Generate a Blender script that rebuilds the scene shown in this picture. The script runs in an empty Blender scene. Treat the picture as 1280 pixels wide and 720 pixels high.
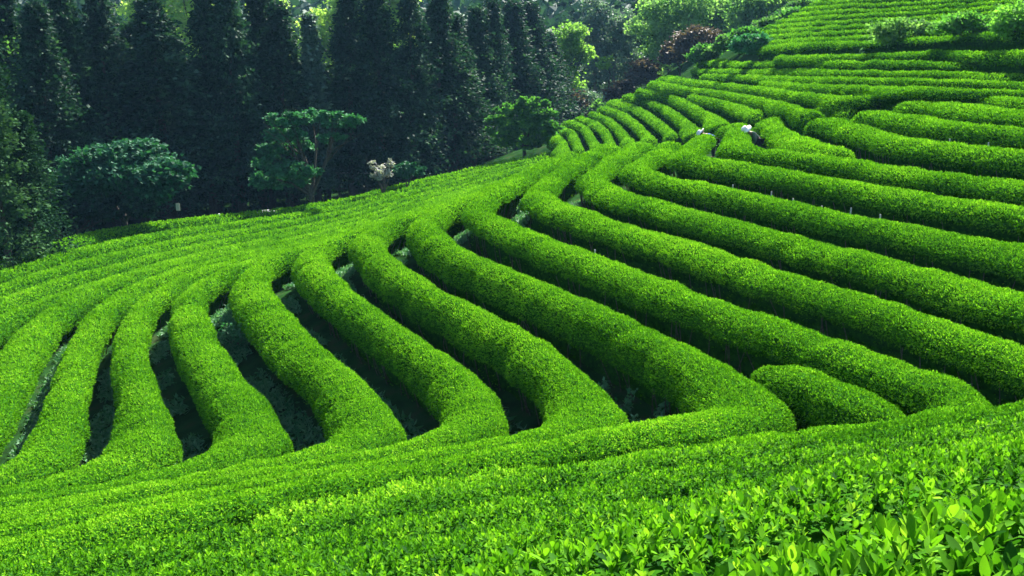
import bpy, math, random
import numpy as np
from mathutils import Vector

rng = np.random.default_rng(7)
random.seed(7)
C = bpy.context.scene.collection
PI = math.pi

# ------------------------------------------------------------------ viewpoint
ZC = 10.0                       # eye height in world metres
FOC, HOR = 1250.0, 59.0         # focal length and horizon row, in 1280x720 units
TH = math.atan((360 - HOR) / FOC)
CT, ST = math.cos(TH), math.sin(TH)


def on_level(u, v, drop):
    """Where the sight line u,v meets the level plane `drop` metres below the eye."""
    u = np.asarray(u, float); y = 360 - np.asarray(v, float)
    Y = FOC * CT + y * ST; Z = -FOC * ST + y * CT
    t = -drop / Z
    return np.stack([(u - 640) * t, Y * t, Z * t + ZC], -1)


def at(u, v, dist):
    y = 360 - v
    t = dist / (FOC * CT + y * ST)
    return np.array([(u - 640) * t, dist, (-FOC * ST + y * CT) * t + ZC])


def uv_of(p):
    x, y, z = p[:, 0], p[:, 1], p[:, 2] - ZC
    dep = y * CT - z * ST
    dep_s = np.where(np.abs(dep) < 1e-3, 1e-3, dep)
    return 640 + FOC * x / dep_s, 360 - FOC * (y * ST + z * CT) / dep_s, dep


# ------------------------------------------------------------------ small tools
def hash3(i, j, k):
    n = (i * 374761393 + j * 668265263 + k * 2147483647 + 1442695) & 0xffffffff
    n = ((n ^ (n >> 13)) * 1274126177) & 0xffffffff
    n = ((n ^ (n >> 16)) * 2246822519) & 0xffffffff
    return ((n ^ (n >> 15)) & 0xffff) / 65535.0


def noise3(x, y, z):
    x, y, z = np.broadcast_arrays(np.asarray(x, float), np.asarray(y, float), np.asarray(z, float))
    xi, yi, zi = np.floor(x).astype(np.int64), np.floor(y).astype(np.int64), np.floor(z).astype(np.int64)
    fx, fy, fz = x - xi, y - yi, z - zi
    fx = fx * fx * (3 - 2 * fx); fy = fy * fy * (3 - 2 * fy); fz = fz * fz * (3 - 2 * fz)
    o = 0
    for a in (0, 1):
        for b in (0, 1):
            for c in (0, 1):
                w = (fx if a else 1 - fx) * (fy if b else 1 - fy) * (fz if c else 1 - fz)
                o = o + w * hash3(xi + a, yi + b, zi + c)
    return o * 2 - 1


def unit(a):
    return a / np.maximum(np.linalg.norm(a, axis=-1, keepdims=True), 1e-9)


class MB:
    """Collects faces of any size as flat arrays, then links them as ONE mesh object."""
    def __init__(self):
        self.v, self.f, self.n, self.m, self.t, self.count, self.smooth_mat = [], [], [], [], [], 0, None

    def add(self, verts, faces, mat=0, tint=0.5):
        verts = np.asarray(verts, float).reshape(-1, 3); faces = np.asarray(faces, np.int64)
        k = len(faces)
        self.v.append(verts); self.f.append((faces + self.count).ravel())
        self.n.append(np.full(k, faces.shape[1])); self.m.append(np.full(k, mat))
        self.t.append(np.broadcast_to(np.asarray(tint, float), (k,)))
        self.count += len(verts)

    def tube(self, pts, rad, sides=7, mat=0, tint=0.5, cap=True):
        pts = np.asarray(pts, float); n = len(pts)
        rad = np.broadcast_to(np.asarray(rad, float), (n,))
        tan = unit(np.gradient(pts, axis=0)) if n > 2 else unit(np.repeat((pts[-1] - pts[0])[None], n, 0))
        ref = np.array([0, 0, 1.0]) if abs(tan[:, 2]).mean() < .8 else np.array([1.0, 0, 0])
        a = unit(np.cross(tan, ref)); b = np.cross(tan, a)
        ang = np.linspace(0, 2 * PI, sides, endpoint=False)
        ring = pts[:, None] + rad[:, None, None] * (np.cos(ang)[None, :, None] * a[:, None] + np.sin(ang)[None, :, None] * b[:, None])
        i = np.arange(n - 1)[:, None] * sides; j = np.arange(sides)[None]; j2 = (j + 1) % sides
        q = np.stack([i + j, i + j2, i + sides + j2, i + sides + j], -1).reshape(-1, 4)
        self.add(ring.reshape(-1, 3), q, mat, tint)
        if cap:
            base = self.count - n * sides
            for r0, flip in ((0, True), ((n - 1) * sides, False)):
                idx = np.arange(sides)[::-1] if flip else np.arange(sides)
                self.f.append(base + r0 + idx); self.n.append(np.array([sides])); self.m.append(np.array([mat])); self.t.append(np.array([float(np.mean(tint))]))

    def box(self, lo, hi, mat=0, tint=0.5):
        x0, y0, z0 = lo; x1, y1, z1 = hi
        v = [(x0, y0, z0), (x1, y0, z0), (x1, y1, z0), (x0, y1, z0), (x0, y0, z1), (x1, y0, z1), (x1, y1, z1), (x0, y1, z1)]
        self.add(v, [(0, 3, 2, 1), (4, 5, 6, 7), (0, 1, 5, 4), (1, 2, 6, 5), (2, 3, 7, 6), (3, 0, 4, 7)], mat, tint)

    def mesh(self, name, mats, smooth=False):
        me = bpy.data.meshes.new(name)
        if not self.v:
            return me
        v = np.concatenate(self.v); f = np.concatenate(self.f); n = np.concatenate(self.n)
        me.vertices.add(len(v)); me.vertices.foreach_set('co', v.astype(np.float32).ravel())
        me.loops.add(len(f)); me.loops.foreach_set('vertex_index', f.astype(np.int32))
        me.polygons.add(len(n))
        st = np.r_[0, np.cumsum(n)[:-1]]
        me.polygons.foreach_set('loop_start', st.astype(np.int32))
        me.polygons.foreach_set('loop_total', n.astype(np.int32))
        for m in mats:
            me.materials.append(m)
        me.polygons.foreach_set('material_index', np.concatenate(self.m).astype(np.int32))
        me.polygons.foreach_set('use_smooth', np.full(len(n), bool(smooth)) | (n == 4) & (np.concatenate(self.m) == 1))
        at_ = me.attributes.new('tint', 'FLOAT', 'FACE')
        at_.data.foreach_set('value', np.concatenate(self.t).astype(np.float32))
        me.update(calc_edges=True)
        return me

    def build(self, name, mats, parent=None, loc=None, smooth=False):
        if not isinstance(mats, (list, tuple)):
            mats = [mats]
        o = bpy.data.objects.new(name, self.mesh(name, mats, smooth))
        C.objects.link(o)
        if parent is not None:
            o.parent = parent
        if loc is not None:
            o.location = loc
        return o


def tag(o, label=None, cat=None, group=None, kind=None):
    for k, v in (('label', label), ('category', cat), ('group', group), ('kind', kind)):
        if v:
            o[k] = v
    return o


def empty(name, loc=(0, 0, 0), rz=0.0):
    o = bpy.data.objects.new(name, None)
    C.objects.link(o)
    o.location = loc; o.rotation_euler = (0, 0, rz); o.empty_display_size = .3
    return o


def copy_tree(o, parent=None):
    c = o.copy(); C.objects.link(c)
    if parent is not None:
        c.parent = parent
    for ch in [x for x in C.objects if x.parent == o]:
        copy_tree(ch, c)
    return c


# ------------------------------------------------------------------ materials
def mat_base(name):
    m = bpy.data.materials.new(name); m.use_nodes = True
    nt = m.node_tree; nt.nodes.clear()
    return m, nt, nt.nodes.new('ShaderNodeOutputMaterial')


def leaf_mat(name, stops, rough=.5, trans=.35, trans_gain=(1.2, 1.35, .6), spec=.35, var=.0, scale=1.0):
    m, nt, out = mat_base(name)
    N, L = nt.nodes, nt.links
    a = N.new('ShaderNodeAttribute'); a.attribute_name = 'tint'
    r = N.new('ShaderNodeValToRGB')
    els = r.color_ramp.elements
    while len(els) < len(stops):
        els.new(.5)
    for e, (p, c) in zip(els, stops):
        e.position = p; e.color = (*c, 1)
    if var:
        tc = N.new('ShaderNodeTexCoord'); nz = N.new('ShaderNodeTexNoise')
        nz.inputs['Scale'].default_value = scale; nz.inputs['Detail'].default_value = 3
        L.new(tc.outputs['Object'], nz.inputs['Vector'])
        ma = N.new('ShaderNodeMath'); ma.operation = 'MULTIPLY_ADD'
        L.new(nz.outputs['Fac'], ma.inputs[0]); ma.inputs[1].default_value = var
        ad = N.new('ShaderNodeMath'); ad.operation = 'SUBTRACT'; L.new(a.outputs['Fac'], ad.inputs[0]); ad.inputs[1].default_value = var * .5
        L.new(ad.outputs[0], ma.inputs[2]); L.new(ma.outputs[0], r.inputs['Fac'])
    else:
        L.new(a.outputs['Fac'], r.inputs['Fac'])
    p = N.new('ShaderNodeBsdfPrincipled')
    p.inputs['Roughness'].default_value = rough
    p.inputs['Specular IOR Level'].default_value = spec
    L.new(r.outputs['Color'], p.inputs['Base Color'])
    if trans > 0:
        t = N.new('ShaderNodeBsdfTranslucent')
        mx = N.new('ShaderNodeMix'); mx.data_type = 'RGBA'; mx.blend_type = 'MULTIPLY'; mx.inputs['Factor'].default_value = 1
        L.new(r.outputs['Color'], mx.inputs['A']); mx.inputs['B'].default_value = (*trans_gain, 1)
        L.new(mx.outputs['Result'], t.inputs['Color'])
        ms = N.new('ShaderNodeMixShader'); ms.inputs['Fac'].default_value = trans
        L.new(p.outputs[0], ms.inputs[1]); L.new(t.outputs[0], ms.inputs[2]); L.new(ms.outputs[0], out.inputs['Surface'])
    else:
        L.new(p.outputs[0], out.inputs['Surface'])
    return m


def noise_mat(name, c1, c2, scale=3.0, rough=.9, c3=None, bump=0.0, spec=.2):
    m, nt, out = mat_base(name)
    N, L = nt.nodes, nt.links
    tc = N.new('ShaderNodeTexCoord'); nz = N.new('ShaderNodeTexNoise')
    nz.inputs['Scale'].default_value = scale; nz.inputs['Detail'].default_value = 6; nz.inputs['Roughness'].default_value = .65
    L.new(tc.outputs['Object'], nz.inputs['Vector'])
    r = N.new('ShaderNodeValToRGB'); els = r.color_ramp.elements
    els[0].position = .36; els[0].color = (*c1, 1); els[1].position = .64; els[1].color = (*c2, 1)
    if c3:
        e = els.new(.52); e.color = (*c3, 1)
    L.new(nz.outputs['Fac'], r.inputs['Fac'])
    p = N.new('ShaderNodeBsdfPrincipled'); p.inputs['Roughness'].default_value = rough
    p.inputs['Specular IOR Level'].default_value = spec
    L.new(r.outputs['Color'], p.inputs['Base Color'])
    if bump:
        b = N.new('ShaderNodeBump'); b.inputs['Strength'].default_value = bump; b.inputs['Distance'].default_value = .05
        L.new(nz.outputs['Fac'], b.inputs['Height']); L.new(b.outputs['Normal'], p.inputs['Normal'])
    L.new(p.outputs[0], out.inputs['Surface'])
    return m


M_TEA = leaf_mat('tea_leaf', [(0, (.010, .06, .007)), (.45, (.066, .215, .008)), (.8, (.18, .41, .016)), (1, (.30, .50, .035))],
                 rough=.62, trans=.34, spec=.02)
M_TEA_FAR = leaf_mat('tea_leaf_matte', [(0, (.010, .06, .007)), (.45, (.066, .215, .008)), (.8, (.18, .41, .016)), (1, (.30, .50, .035))], rough=.9, trans=.30, spec=0.0)
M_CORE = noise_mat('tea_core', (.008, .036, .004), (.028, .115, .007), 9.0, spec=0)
M_STEM = noise_mat('tea_stem', (.05, .042, .03), (.15, .125, .095), 20.0, spec=0)
M_GROUND = noise_mat('terrace_ground', (.010, .026, .007), (.035, .05, .02), 1.3, c3=(.016, .055, .013), bump=.6, spec=0)
M_WEED = leaf_mat('weed_leaf', [(0, (.014, .075, .025)), (.6, (.04, .17, .065)), (1, (.14, .30, .15))], rough=.6, trans=.3)
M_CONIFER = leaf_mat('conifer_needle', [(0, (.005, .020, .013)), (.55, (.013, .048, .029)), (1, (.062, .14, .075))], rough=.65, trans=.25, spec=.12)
M_CONIFER_L = leaf_mat('cypress_needle', [(0, (.006, .022, .011)), (.55, (.014, .052, .022)), (1, (.05, .115, .045))], rough=.8, trans=.15, spec=.03)
M_DARKLEAF = leaf_mat('broad_dark_leaf', [(0, (.009, .046, .024)), (.55, (.022, .105, .052)), (1, (.055, .19, .095))], rough=.65, trans=.25, spec=.12)
M_PINE = leaf_mat('pine_leaf', [(0, (.02, .085, .04)), (.55, (.05, .21, .09)), (1, (.11, .33, .13))], rough=.65, trans=.3, spec=.12)
M_LIME = leaf_mat('lime_leaf', [(0, (.06, .15, .03)), (.55, (.20, .37, .08)), (1, (.38, .52, .16))], rough=.6, trans=.6, spec=.12)
M_SPRING = leaf_mat('spring_leaf', [(0, (.03, .10, .03)), (.55, (.10, .23, .06)), (1, (.24, .40, .14))], rough=.75, trans=.5, spec=.06)
M_BUSH = leaf_mat('bush_leaf', [(0, (.02, .08, .02)), (.55, (.07, .22, .04)), (1, (.17, .38, .06))], rough=.75, trans=.5, spec=.06)
M_GREY = leaf_mat('grey_leaf', [(0, (.03, .07, .06)), (.55, (.10, .18, .14)), (1, (.24, .34, .26))], rough=.6, trans=.35)
M_RED = leaf_mat('red_leaf', [(0, (.03, .024, .019)), (.55, (.10, .068, .05)), (1, (.22, .15, .09))], rough=.6, trans=.3)
M_BLOSSOM = leaf_mat('blossom', [(0, (.06, .09, .06)), (.35, (.34, .35, .37)), (1, (.75, .74, .78))], rough=.6, trans=.3)
M_FARWOOD = leaf_mat('far_wood_leaf', [(0, (.012, .04, .03)), (.5, (.03, .08, .05)), (1, (.07, .15, .08))], rough=.7, trans=.2)
M_BARK = noise_mat('bark', (.03, .024, .018), (.09, .075, .06), 14.0, bump=.5)
M_PALEBARK = noise_mat('pale_bark', (.10, .09, .07), (.22, .20, .17), 14.0, bump=.4)

# ------------------------------------------------------------------ tea rows: crest lines
ROWS = {}


def row(key, drop, pts):
    """A crest line read off in picture units, laid on its own level `drop` below the eye (one number, or a list)."""
    p = np.array(pts, float)
    if isinstance(drop, dict):
        us = sorted(drop)
        drop = np.interp(p[:, 0], us, [drop[u] for u in us])
    ROWS[key] = on_level(p[:, 0], p[:, 1], np.broadcast_to(drop, (len(p),)))


def row3(key, pts):
    p = np.array(pts, float)
    ROWS[key] = np.stack([p[:, 0], p[:, 1], ZC - p[:, 2]], -1)


row('A5', {440: 8.75, 560: 8.3, 620: 7.72, 690: 7.0}, [(700,189),(690,191),(620,204),(560,218),(500,232),(440,248),(370,260),(300,268),(200,278),(150,285),(100,295),(50,311),(0,328),(-60,350)])
row('A4', {440: 8.69, 560: 8.28, 620: 7.68, 690: 7.0}, [(690,194),(620,208),(560,223),(500,238),(440,255),(370,268),(300,278),(200,292),(150,301),(100,312),(50,326),(0,341),(-60,362)])
row('A3', {440: 8.62, 560: 8.25, 620: 7.65, 690: 7.0}, [(690,197),(620,212),(560,229),(500,244),(440,262),(370,276),(300,288),(200,305),(150,316),(100,328),(50,342),(0,357),(-60,380)])
row('A2', {440: 8.5, 560: 8.2, 620: 7.6, 690: 7.0}, [(690,200),(620,216),(560,234),(500,251),(440,269),(370,285),(300,297),(200,318),(150,331),(100,343),(50,358),(0,375),(-60,400)])
row('A1', {440: 8.3, 560: 8.1, 660: 7.3}, [(660,208),(620,219),(560,238),(500,257),(440,275),(370,291),(300,306),(200,330),(140,348),(90,364),(50,378),(0,397),(-60,430)])
row('A0', 7.97, [(620,223),(560,243),(500,262),(440,281),(370,298),(300,313),(240,325),(180,338),(120,357),(80,376),(50,402),(25,445),(-5,500),(-40,545)])
row('H1', 7.66, [(620,226),(560,247),(500,267),(440,285),(370,303),(310,316),(260,328),(215,340),(170,357),(130,385),(105,420),(88,470),(75,520),(55,558),(10,585),(-60,602)])
row('H2', 7.25, [(620,229),(560,250),(500,270),(430,290),(350,311),(290,325),(230,345),(180,375),(163,405),(160,440),(170,480),(182,520),(185,555),(140,580),(60,603),(-60,622)])
row('H3', 6.81, [(640,222),(580,244),(520,263),(450,287),(390,304),(330,321),(270,342),(235,365),(230,395),(243,430),(268,470),(300,510),(318,545),(280,572),(200,592),(100,612),(-60,637)])
row('H4', 6.29, [(660,215),(600,237),(540,260),(480,280),(410,300),(360,315),(320,330),(312,350),(335,385),(385,430),(440,480),(472,520),(450,550),(370,572),(260,590),(130,614),(-60,650)])
row('H5', 5.74, [(670,212),(620,232),(560,255),(500,272),(440,290),(400,303),(385,318),(400,340),(440,375),(490,410),(545,447),(595,485),(605,515),(560,540),(480,562),(370,582),(200,606),(-60,660)])
row('H6', 5.22, [(680,207),(630,230),(575,250),(520,268),(475,280),(455,295),(480,325),(540,365),(600,395),(660,428),(715,468),(745,508),(700,533),(600,555),(480,575),(300,605),(-60,672)])
row('H7', 4.66, [(690,197),(640,222),(590,245),(550,260),(525,275),(540,295),(590,322),(650,347),(720,375),(790,408),(860,443),(925,478),(975,508),(920,520),(840,528),(740,545),(600,568),(300,620),(-60,690)])
row('H7b', 4.42, [(942,446),(970,452),(1005,464),(1050,482),(1095,499),(1128,515),(1150,526)])
row('H8', 4.26, [(715,190),(680,207),(640,228),(605,246),(595,260),(625,278),(680,303),(740,325),(820,355),(900,383),(980,408),(1060,435),(1130,462),(1190,482),(1225,503),(1160,522),(1050,538),(900,556),(700,582),(500,618),(300,652)])
row('H9', 3.98, [(760,180),(720,200),(685,225),(668,243),(700,259),(760,277),(840,299),(900,320),(960,340),(1050,363),(1130,390),(1210,417),(1280,440),(1360,470),(1430,500)])
row('H10', 3.74, [(800,178),(770,195),(737,220),(770,238),(840,258),(910,276),(960,288),(1050,311),(1130,335),(1210,358),(1280,375),(1380,405),(1480,440)])
row('H11', 3.44, [(838,178),(815,195),(790,208),(830,222),(910,238),(960,248),(1050,268),(1130,283),(1210,298),(1280,308),(1400,330),(1500,352)])
row('H12', 3.06, [(880,168),(862,185),(850,193),(900,202),(960,210),(1050,227),(1130,240),(1210,252),(1280,261),(1400,278),(1500,295)])
row('H13', 2.81, [(925,155),(920,172),(915,182),(960,189),(1030,196),(1110,208),(1190,218),(1280,229),(1400,246),(1500,262)])
row('H13b', 2.72, [(963,148),(970,158),(985,167),(1015,178),(1060,189)])
row('H14', 2.35, [(1008,149),(1030,150),(1080,161),(1130,174),(1200,182),(1280,191),(1400,205),(1500,218)])
row('H15', 1.97, [(1065,140),(1100,142),(1150,149),(1200,156),(1280,162),(1400,173),(1500,182)])
row('H15b', 2.12, [(1022,132),(1045,134),(1065,139)])
row('H16', 1.68, [(1125,129),(1170,128),(1220,134),(1280,141),(1400,152),(1500,160)])
row('S1', 5.94, [(693,166),(703,176),(707,187),(708,191)])
row('S2', 5.8, [(702,158),(715,165),(723,182),(725,187)])
row('S3', 5.57, [(711,151),(731,159),(743,178),(746,184)])
row('S4', 5.47, [(725,146),(746,154),(758,165),(763,177),(766,182)])
row('S5', 5.1, [(738,140),(760,148),(772,158),(784,172),(790,178)])
row('S6', 4.7, [(750,134),(775,141),(792,152),(809,168),(817,174)])
row('S7', 4.37, [(765,126),(790,132),(808,141),(830,158),(842,169)])
row('S8', 3.8, [(780,119),(805,124),(830,133),(850,147),(868,160),(874,165)])
row('S9', 3.15, [(796,112),(835,118),(858,128),(890,146),(905,155)])
row('S10', {862: 2.78, 950: 2.62}, [(862,119),(892,125),(926,133),(950,141)])
row('S11', {812: 2.6, 892: 2.5, 943: 2.25, 1008: 2.1}, [(812,103),(840,108),(892,114),(943,122),(978,129),(1008,139)])
row('S12', {845: 2.3, 892: 2.16, 943: 1.96, 995: 1.85, 1060: 1.67, 1280: 1.45}, [(826,97),(845,99),(892,104),(943,109),(995,116),(1060,121),(1130,119),(1220,120),(1280,123),(1400,130)])
row('F4', {952: 1.74, 1040: 1.47, 1160: 1.22, 1280: 1.32}, [(952,102),(995,106),(1040,108),(1160,109),(1280,114),(1400,121)])
row('F5', {878: 1.87, 943: 1.6, 1040: 1.23, 1160: 1.04, 1280: 1.12}, [(878,94),(943,96),(1040,98),(1160,99),(1280,103),(1400,110)])
row('F6', {866: 1.59, 926: 1.44, 995: 1.125, 1040: 1.0, 1160: .86, 1280: .91}, [(866,87),(926,89),(995,88),(1040,89),(1160,90),(1280,93),(1400,97)])
row('F7', {875: 1.04, 926: 1.04, 995: .73, 1040: .66, 1160: .53, 1280: .645}, [(875,77),(926,80),(995,77),(1040,78),(1160,77),(1280,82),(1400,87)])


def far_row(key, v0, d0, u0, slope=-.07):
    us = np.linspace(u0, 1480, 9)
    ROWS[key] = np.array([at(u, v0 + slope * (u - 1040) + 1.2 * math.sin(u * .02 + v0) + .6 * math.sin(u * .047 + 2 * v0), d0 * math.exp(-(.0011 if u > 1040 else .0028) * (u - 1040))) for u in us])


far_row('F8', 69, 46.2, 969, -.02)
for i, (v0, u0) in enumerate([(54, 950), (48, 952), (41, 938), (34.5, 944), (28, 958), (21.5, 972), (15.5, 988), (9, 1002), (3, 1014), (-3, 1030), (-9, 1040), (-15, 1050)]):
    far_row('U%d' % (i + 1), v0, 49.0 + 1.7 * i, u0, -.066)
row3('G1', [(-2.2,.35,1.05),(-.5,.9,.99),(.6,1.45,.94),(1.7,2.0,.93),(3,2.6,.95),(5,3.4,1.0)])
row3('G2', [(-3.2,1.4,2.05),(-1,2.5,1.85),(.5,3.3,1.75),(1.8,3.95,1.75),(3.5,4.8,1.8),(6,6,1.9)])
row3('G3', [(-5,2.6,3.0),(-2.6,3.8,2.78),(-1.2,4.5,2.66),(.4,5.1,2.6),(2,5.8,2.65),(3.6,6.6,2.7),(6.5,7.8,2.8)])
row3('G4', [(-6.5,4.2,3.75),(-3.5,5.5,3.52),(-1.5,6.3,3.4),(.4,6.95,3.3),(2.4,7.6,3.3),(4.4,8.5,3.35),(7.5,9.8,3.4)])
row3('G5', [(-7,5.9,4.2),(-4,7.1,4.05),(-1.5,8.0,3.95),(.6,8.65,3.85),(2.8,9.3,3.8),(5,10.2,3.8),(8,11.4,3.75)])


def resample(p, step, smooth):
    def arc(q):
        return np.r_[0, np.cumsum(np.linalg.norm(np.diff(q[:, :2], axis=0), axis=1))]
    s = arc(p); n = max(8, int(s[-1] / .12))
    t = np.linspace(0, s[-1], n)
    q = np.stack([np.interp(t, s, p[:, k]) for k in range(3)], -1)
    sig = max(1.0, smooth / (s[-1] / (n - 1)))
    w = np.exp(-.5 * (np.arange(-int(3 * sig), int(3 * sig) + 1) / sig) ** 2); w /= w.sum()
    h = len(w) // 2
    pad = np.concatenate([2 * q[0] - q[h:0:-1] if n > h else np.repeat(q[:1], h, 0), q, 2 * q[-1] - q[-2:-h - 2:-1] if n > h else np.repeat(q[-1:], h, 0)])
    q = np.stack([np.convolve(pad[:, k], w, 'valid') for k in range(3)], -1)
    s = arc(q); n = max(6, int(s[-1] / step) + 1)
    t = np.linspace(0, s[-1], n)
    return np.stack([np.interp(t, s, q[:, k]) for k in range(3)], -1)


HH = 1.06                                       # hedge height


def tall(key):
    return {'U': .72, 'F': .82, 'S': .88, 'G': .98}.get(key[0], HH)


CREST = {}
for k, p in ROWS.items():
    dist = np.linalg.norm(p[:, :2], axis=1).min()
    if uv_of(p[-1:])[0][0] < 20 and k[0] in 'AH':          # rows run on past the left edge of the photo
        e = unit(p[-1, :2] - p[-2, :2])
        p = np.concatenate([p, [np.r_[p[-1, :2] + e * q, p[-1, 2] - .02 * q] for q in (3.0, 6.0, 9.0)]])
    CREST[k] = resample(p, .10 if dist < 9 else .16 if dist < 22 else .3, .38 if k[0] in 'HAG' else .6)

# ------------------------------------------------------------------ terrain through the rows
ctrl = []
for k, p in CREST.items():
    q = resample(p, 2.2 if k[0] in 'GH' else 3.5, .3)
    ctrl.append(np.c_[q[:, :2], q[:, 2] - tall(k)])
ctrl = np.concatenate(ctrl)
keep = []
for i, c in enumerate(ctrl):                    # thin out crowded control points
    if all((c[0] - ctrl[j][0]) ** 2 + (c[1] - ctrl[j][1]) ** 2 > .9 for j in keep):
        keep.append(i)
ctrl = ctrl[keep]
anchors = []
for u, d, drop in [(-200, 30, 9.6), (-300, 45, 9.8), (-250, 70, 9.6), (0, 55, 9.9), (0, 80, 9.6), (150, 60, 9.9), (150, 90, 9.2), (300, 66, 10.0), (300, 95, 9.0),
                   (450, 78, 10.0), (450, 105, 8.6), (580, 92, 9.8), (580, 118, 8.0), (650, 86, 8.6), (665, 105, 8.6), (700, 128, 8.0), (715, 92, 6.6), (765, 98, 5.2), (790, 125, 5.0), (812, 100, 2.6), (845, 118, 1.5),
                   (868, 92, .8), (905, 98, -1.6), (960, 98, -4.6), (1050, 96, -7.5), (1200, 86, -8.5), (1450, 75, -8.5), (1600, 55, -5), (1700, 40, -1.5),
                   (-700, 22, 8.6), (-900, 12, 6.5)]:
    anchors.append(((u - 640) / FOC * d, d, ZC - drop - HH))
anchors += [(0, -2, ZC - 1.0 - HH), (-5, -3, ZC - 1.2 - HH), (6, -2, ZC - .9 - HH), (12, 2, ZC - 1.2 - HH), (14, 12, ZC - 2.4 - HH), (0, -15, ZC + 3), (-20, -10, ZC + 1), (25, -8, ZC + 2), (-20, 3, ZC - 5), (30, 10, ZC - 1)]
ctrl = np.concatenate([ctrl, np.array(anchors, float)])


def tps_k(r2):
    return .5 * r2 * np.log(np.maximum(r2, 1e-12))


n_ = len(ctrl)
S_ = 30.0
cx = ctrl[:, :2] / S_
K_ = tps_k(((cx[:, None] - cx[None]) ** 2).sum(-1)) + np.eye(n_) * 2e-4
P_ = np.c_[np.ones(n_), cx]
A_ = np.block([[K_, P_], [P_.T, np.zeros((3, 3))]])
W_ = np.linalg.solve(A_, np.r_[ctrl[:, 2], 0, 0, 0])


def terrain(x, y):
    x = np.asarray(x, float); y = np.asarray(y, float); sh = x.shape
    q = np.stack([x.ravel(), y.ravel()], -1)
    cl = np.stack([np.clip(q[:, 0], -70, 75), np.clip(q[:, 1], -14, 128)], -1)
    z = np.empty(len(q))
    for i in range(0, len(q), 4000):
        c = cl[i:i + 4000] / S_
        z[i:i + 4000] = tps_k(((c[:, None] - cx[None]) ** 2).sum(-1)) @ W_[:n_] + W_[n_] + c @ W_[n_ + 1:]
    r = np.hypot(q[:, 0], q[:, 1] - 20)
    w = np.clip((r - 85) / 50, 0, 1); w = w * w * (3 - 2 * w)
    ridge = 4 + 52 * np.clip((r - 120) / 260, 0, 1) ** 1.1 + 9 * noise3(q[:, 0] / 90, q[:, 1] / 90, 3.3) * np.clip((r - 110) / 120, 0, 1)
    left = 1 / (1 + np.exp((q[:, 0] - 10) / 12))
    ridge = ridge + (1 - left) * 8
    return (z * (1 - w) + ridge * w).reshape(sh)


# ------------------------------------------------------------------ ground sheet
def graded(lo, hi, step, far, grow=1.16):
    a = list(np.arange(lo, hi + 1e-6, step)); s = step
    while a[-1] < far:
        s *= grow; a.append(a[-1] + s)
    s = step; b = [lo]
    while b[-1] > -far:
        s *= grow; b.append(b[-1] - s)
    return np.array(b[:0:-1] + a)


gx, gy = graded(-40, 42, .55, 1600), graded(-4, 108, .55, 1600)
XX, YY = np.meshgrid(gx, gy)
ZZ = terrain(XX, YY)
near_w = np.clip(1 - np.hypot(XX, YY - 30) / 90, 0, 1)
ZZ = ZZ + near_w * (.05 * noise3(XX * 1.3, YY * 1.3, 0) + .03 * noise3(XX * 3, YY * 3, 7)) - .02
ny, nx = XX.shape
idx = np.arange(ny * nx).reshape(ny, nx)
g = MB(); g.add(np.stack([XX, YY, ZZ], -1).reshape(-1, 3), np.stack([idx[:-1, :-1], idx[:-1, 1:], idx[1:, 1:], idx[1:, :-1]], -1).reshape(-1, 4))
ground = g.build('ground', M_GROUND, smooth=True)
tag(ground, kind='structure')

# ------------------------------------------------------------------ hedge building
def profile(key):
    """Cross section: bare stems below, a rounded leafy cap above that takes the top share c of the height."""
    c = {'H': .56, 'A': .60, 'G': .76, 'S': .38, 'F': .30, 'U': .28}[key[0]]
    if key in ('H8', 'H9', 'H10', 'H11', 'H12', 'H13', 'H14', 'H15', 'H16'):
        c = .38
    b = 1 - c
    half = [(.36, 0), (.38, .6 * b), (.60, .95 * b), (.92, b + .09 * c), (1.0, b + .28 * c), (.91, b + .58 * c), (.66, b + .83 * c), (.33, b + .955 * c)]
    return np.array([(-x, y) for x, y in half] + [(0, 1.0)] + half[::-1]), b, c


ALL = np.concatenate([np.c_[p[::2, :2], np.full(len(p[::2]), i), np.arange(0, len(p), 2)] for i, p in enumerate(CREST.values())])
KEYS = list(CREST)
LEAVES = [0]


def side_width(k):
    p = CREST[k]; i = KEYS.index(k)
    tan = unit(np.gradient(p[:, :2], axis=0)); nor = np.stack([-tan[:, 1], tan[:, 0]], -1)
    step = np.linalg.norm(p[1, :2] - p[0, :2])
    out = []
    for sgn in (1, -1):
        d = ALL[None, :, :2] - p[:, None, :2]
        along = (d * tan[:, None]).sum(-1); lat = sgn * (d * nor[:, None]).sum(-1)
        ok = (lat > .25) & (np.abs(along) < .45 * lat + .1)
        ok &= ~((ALL[None, :, 2] == i) & (np.abs(ALL[None, :, 3] - np.arange(len(p))[:, None]) * step < 2.6))
        dist = np.where(ok, np.hypot(lat, along), 9.0).min(1)
        out.append(dist)
    return out


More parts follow.
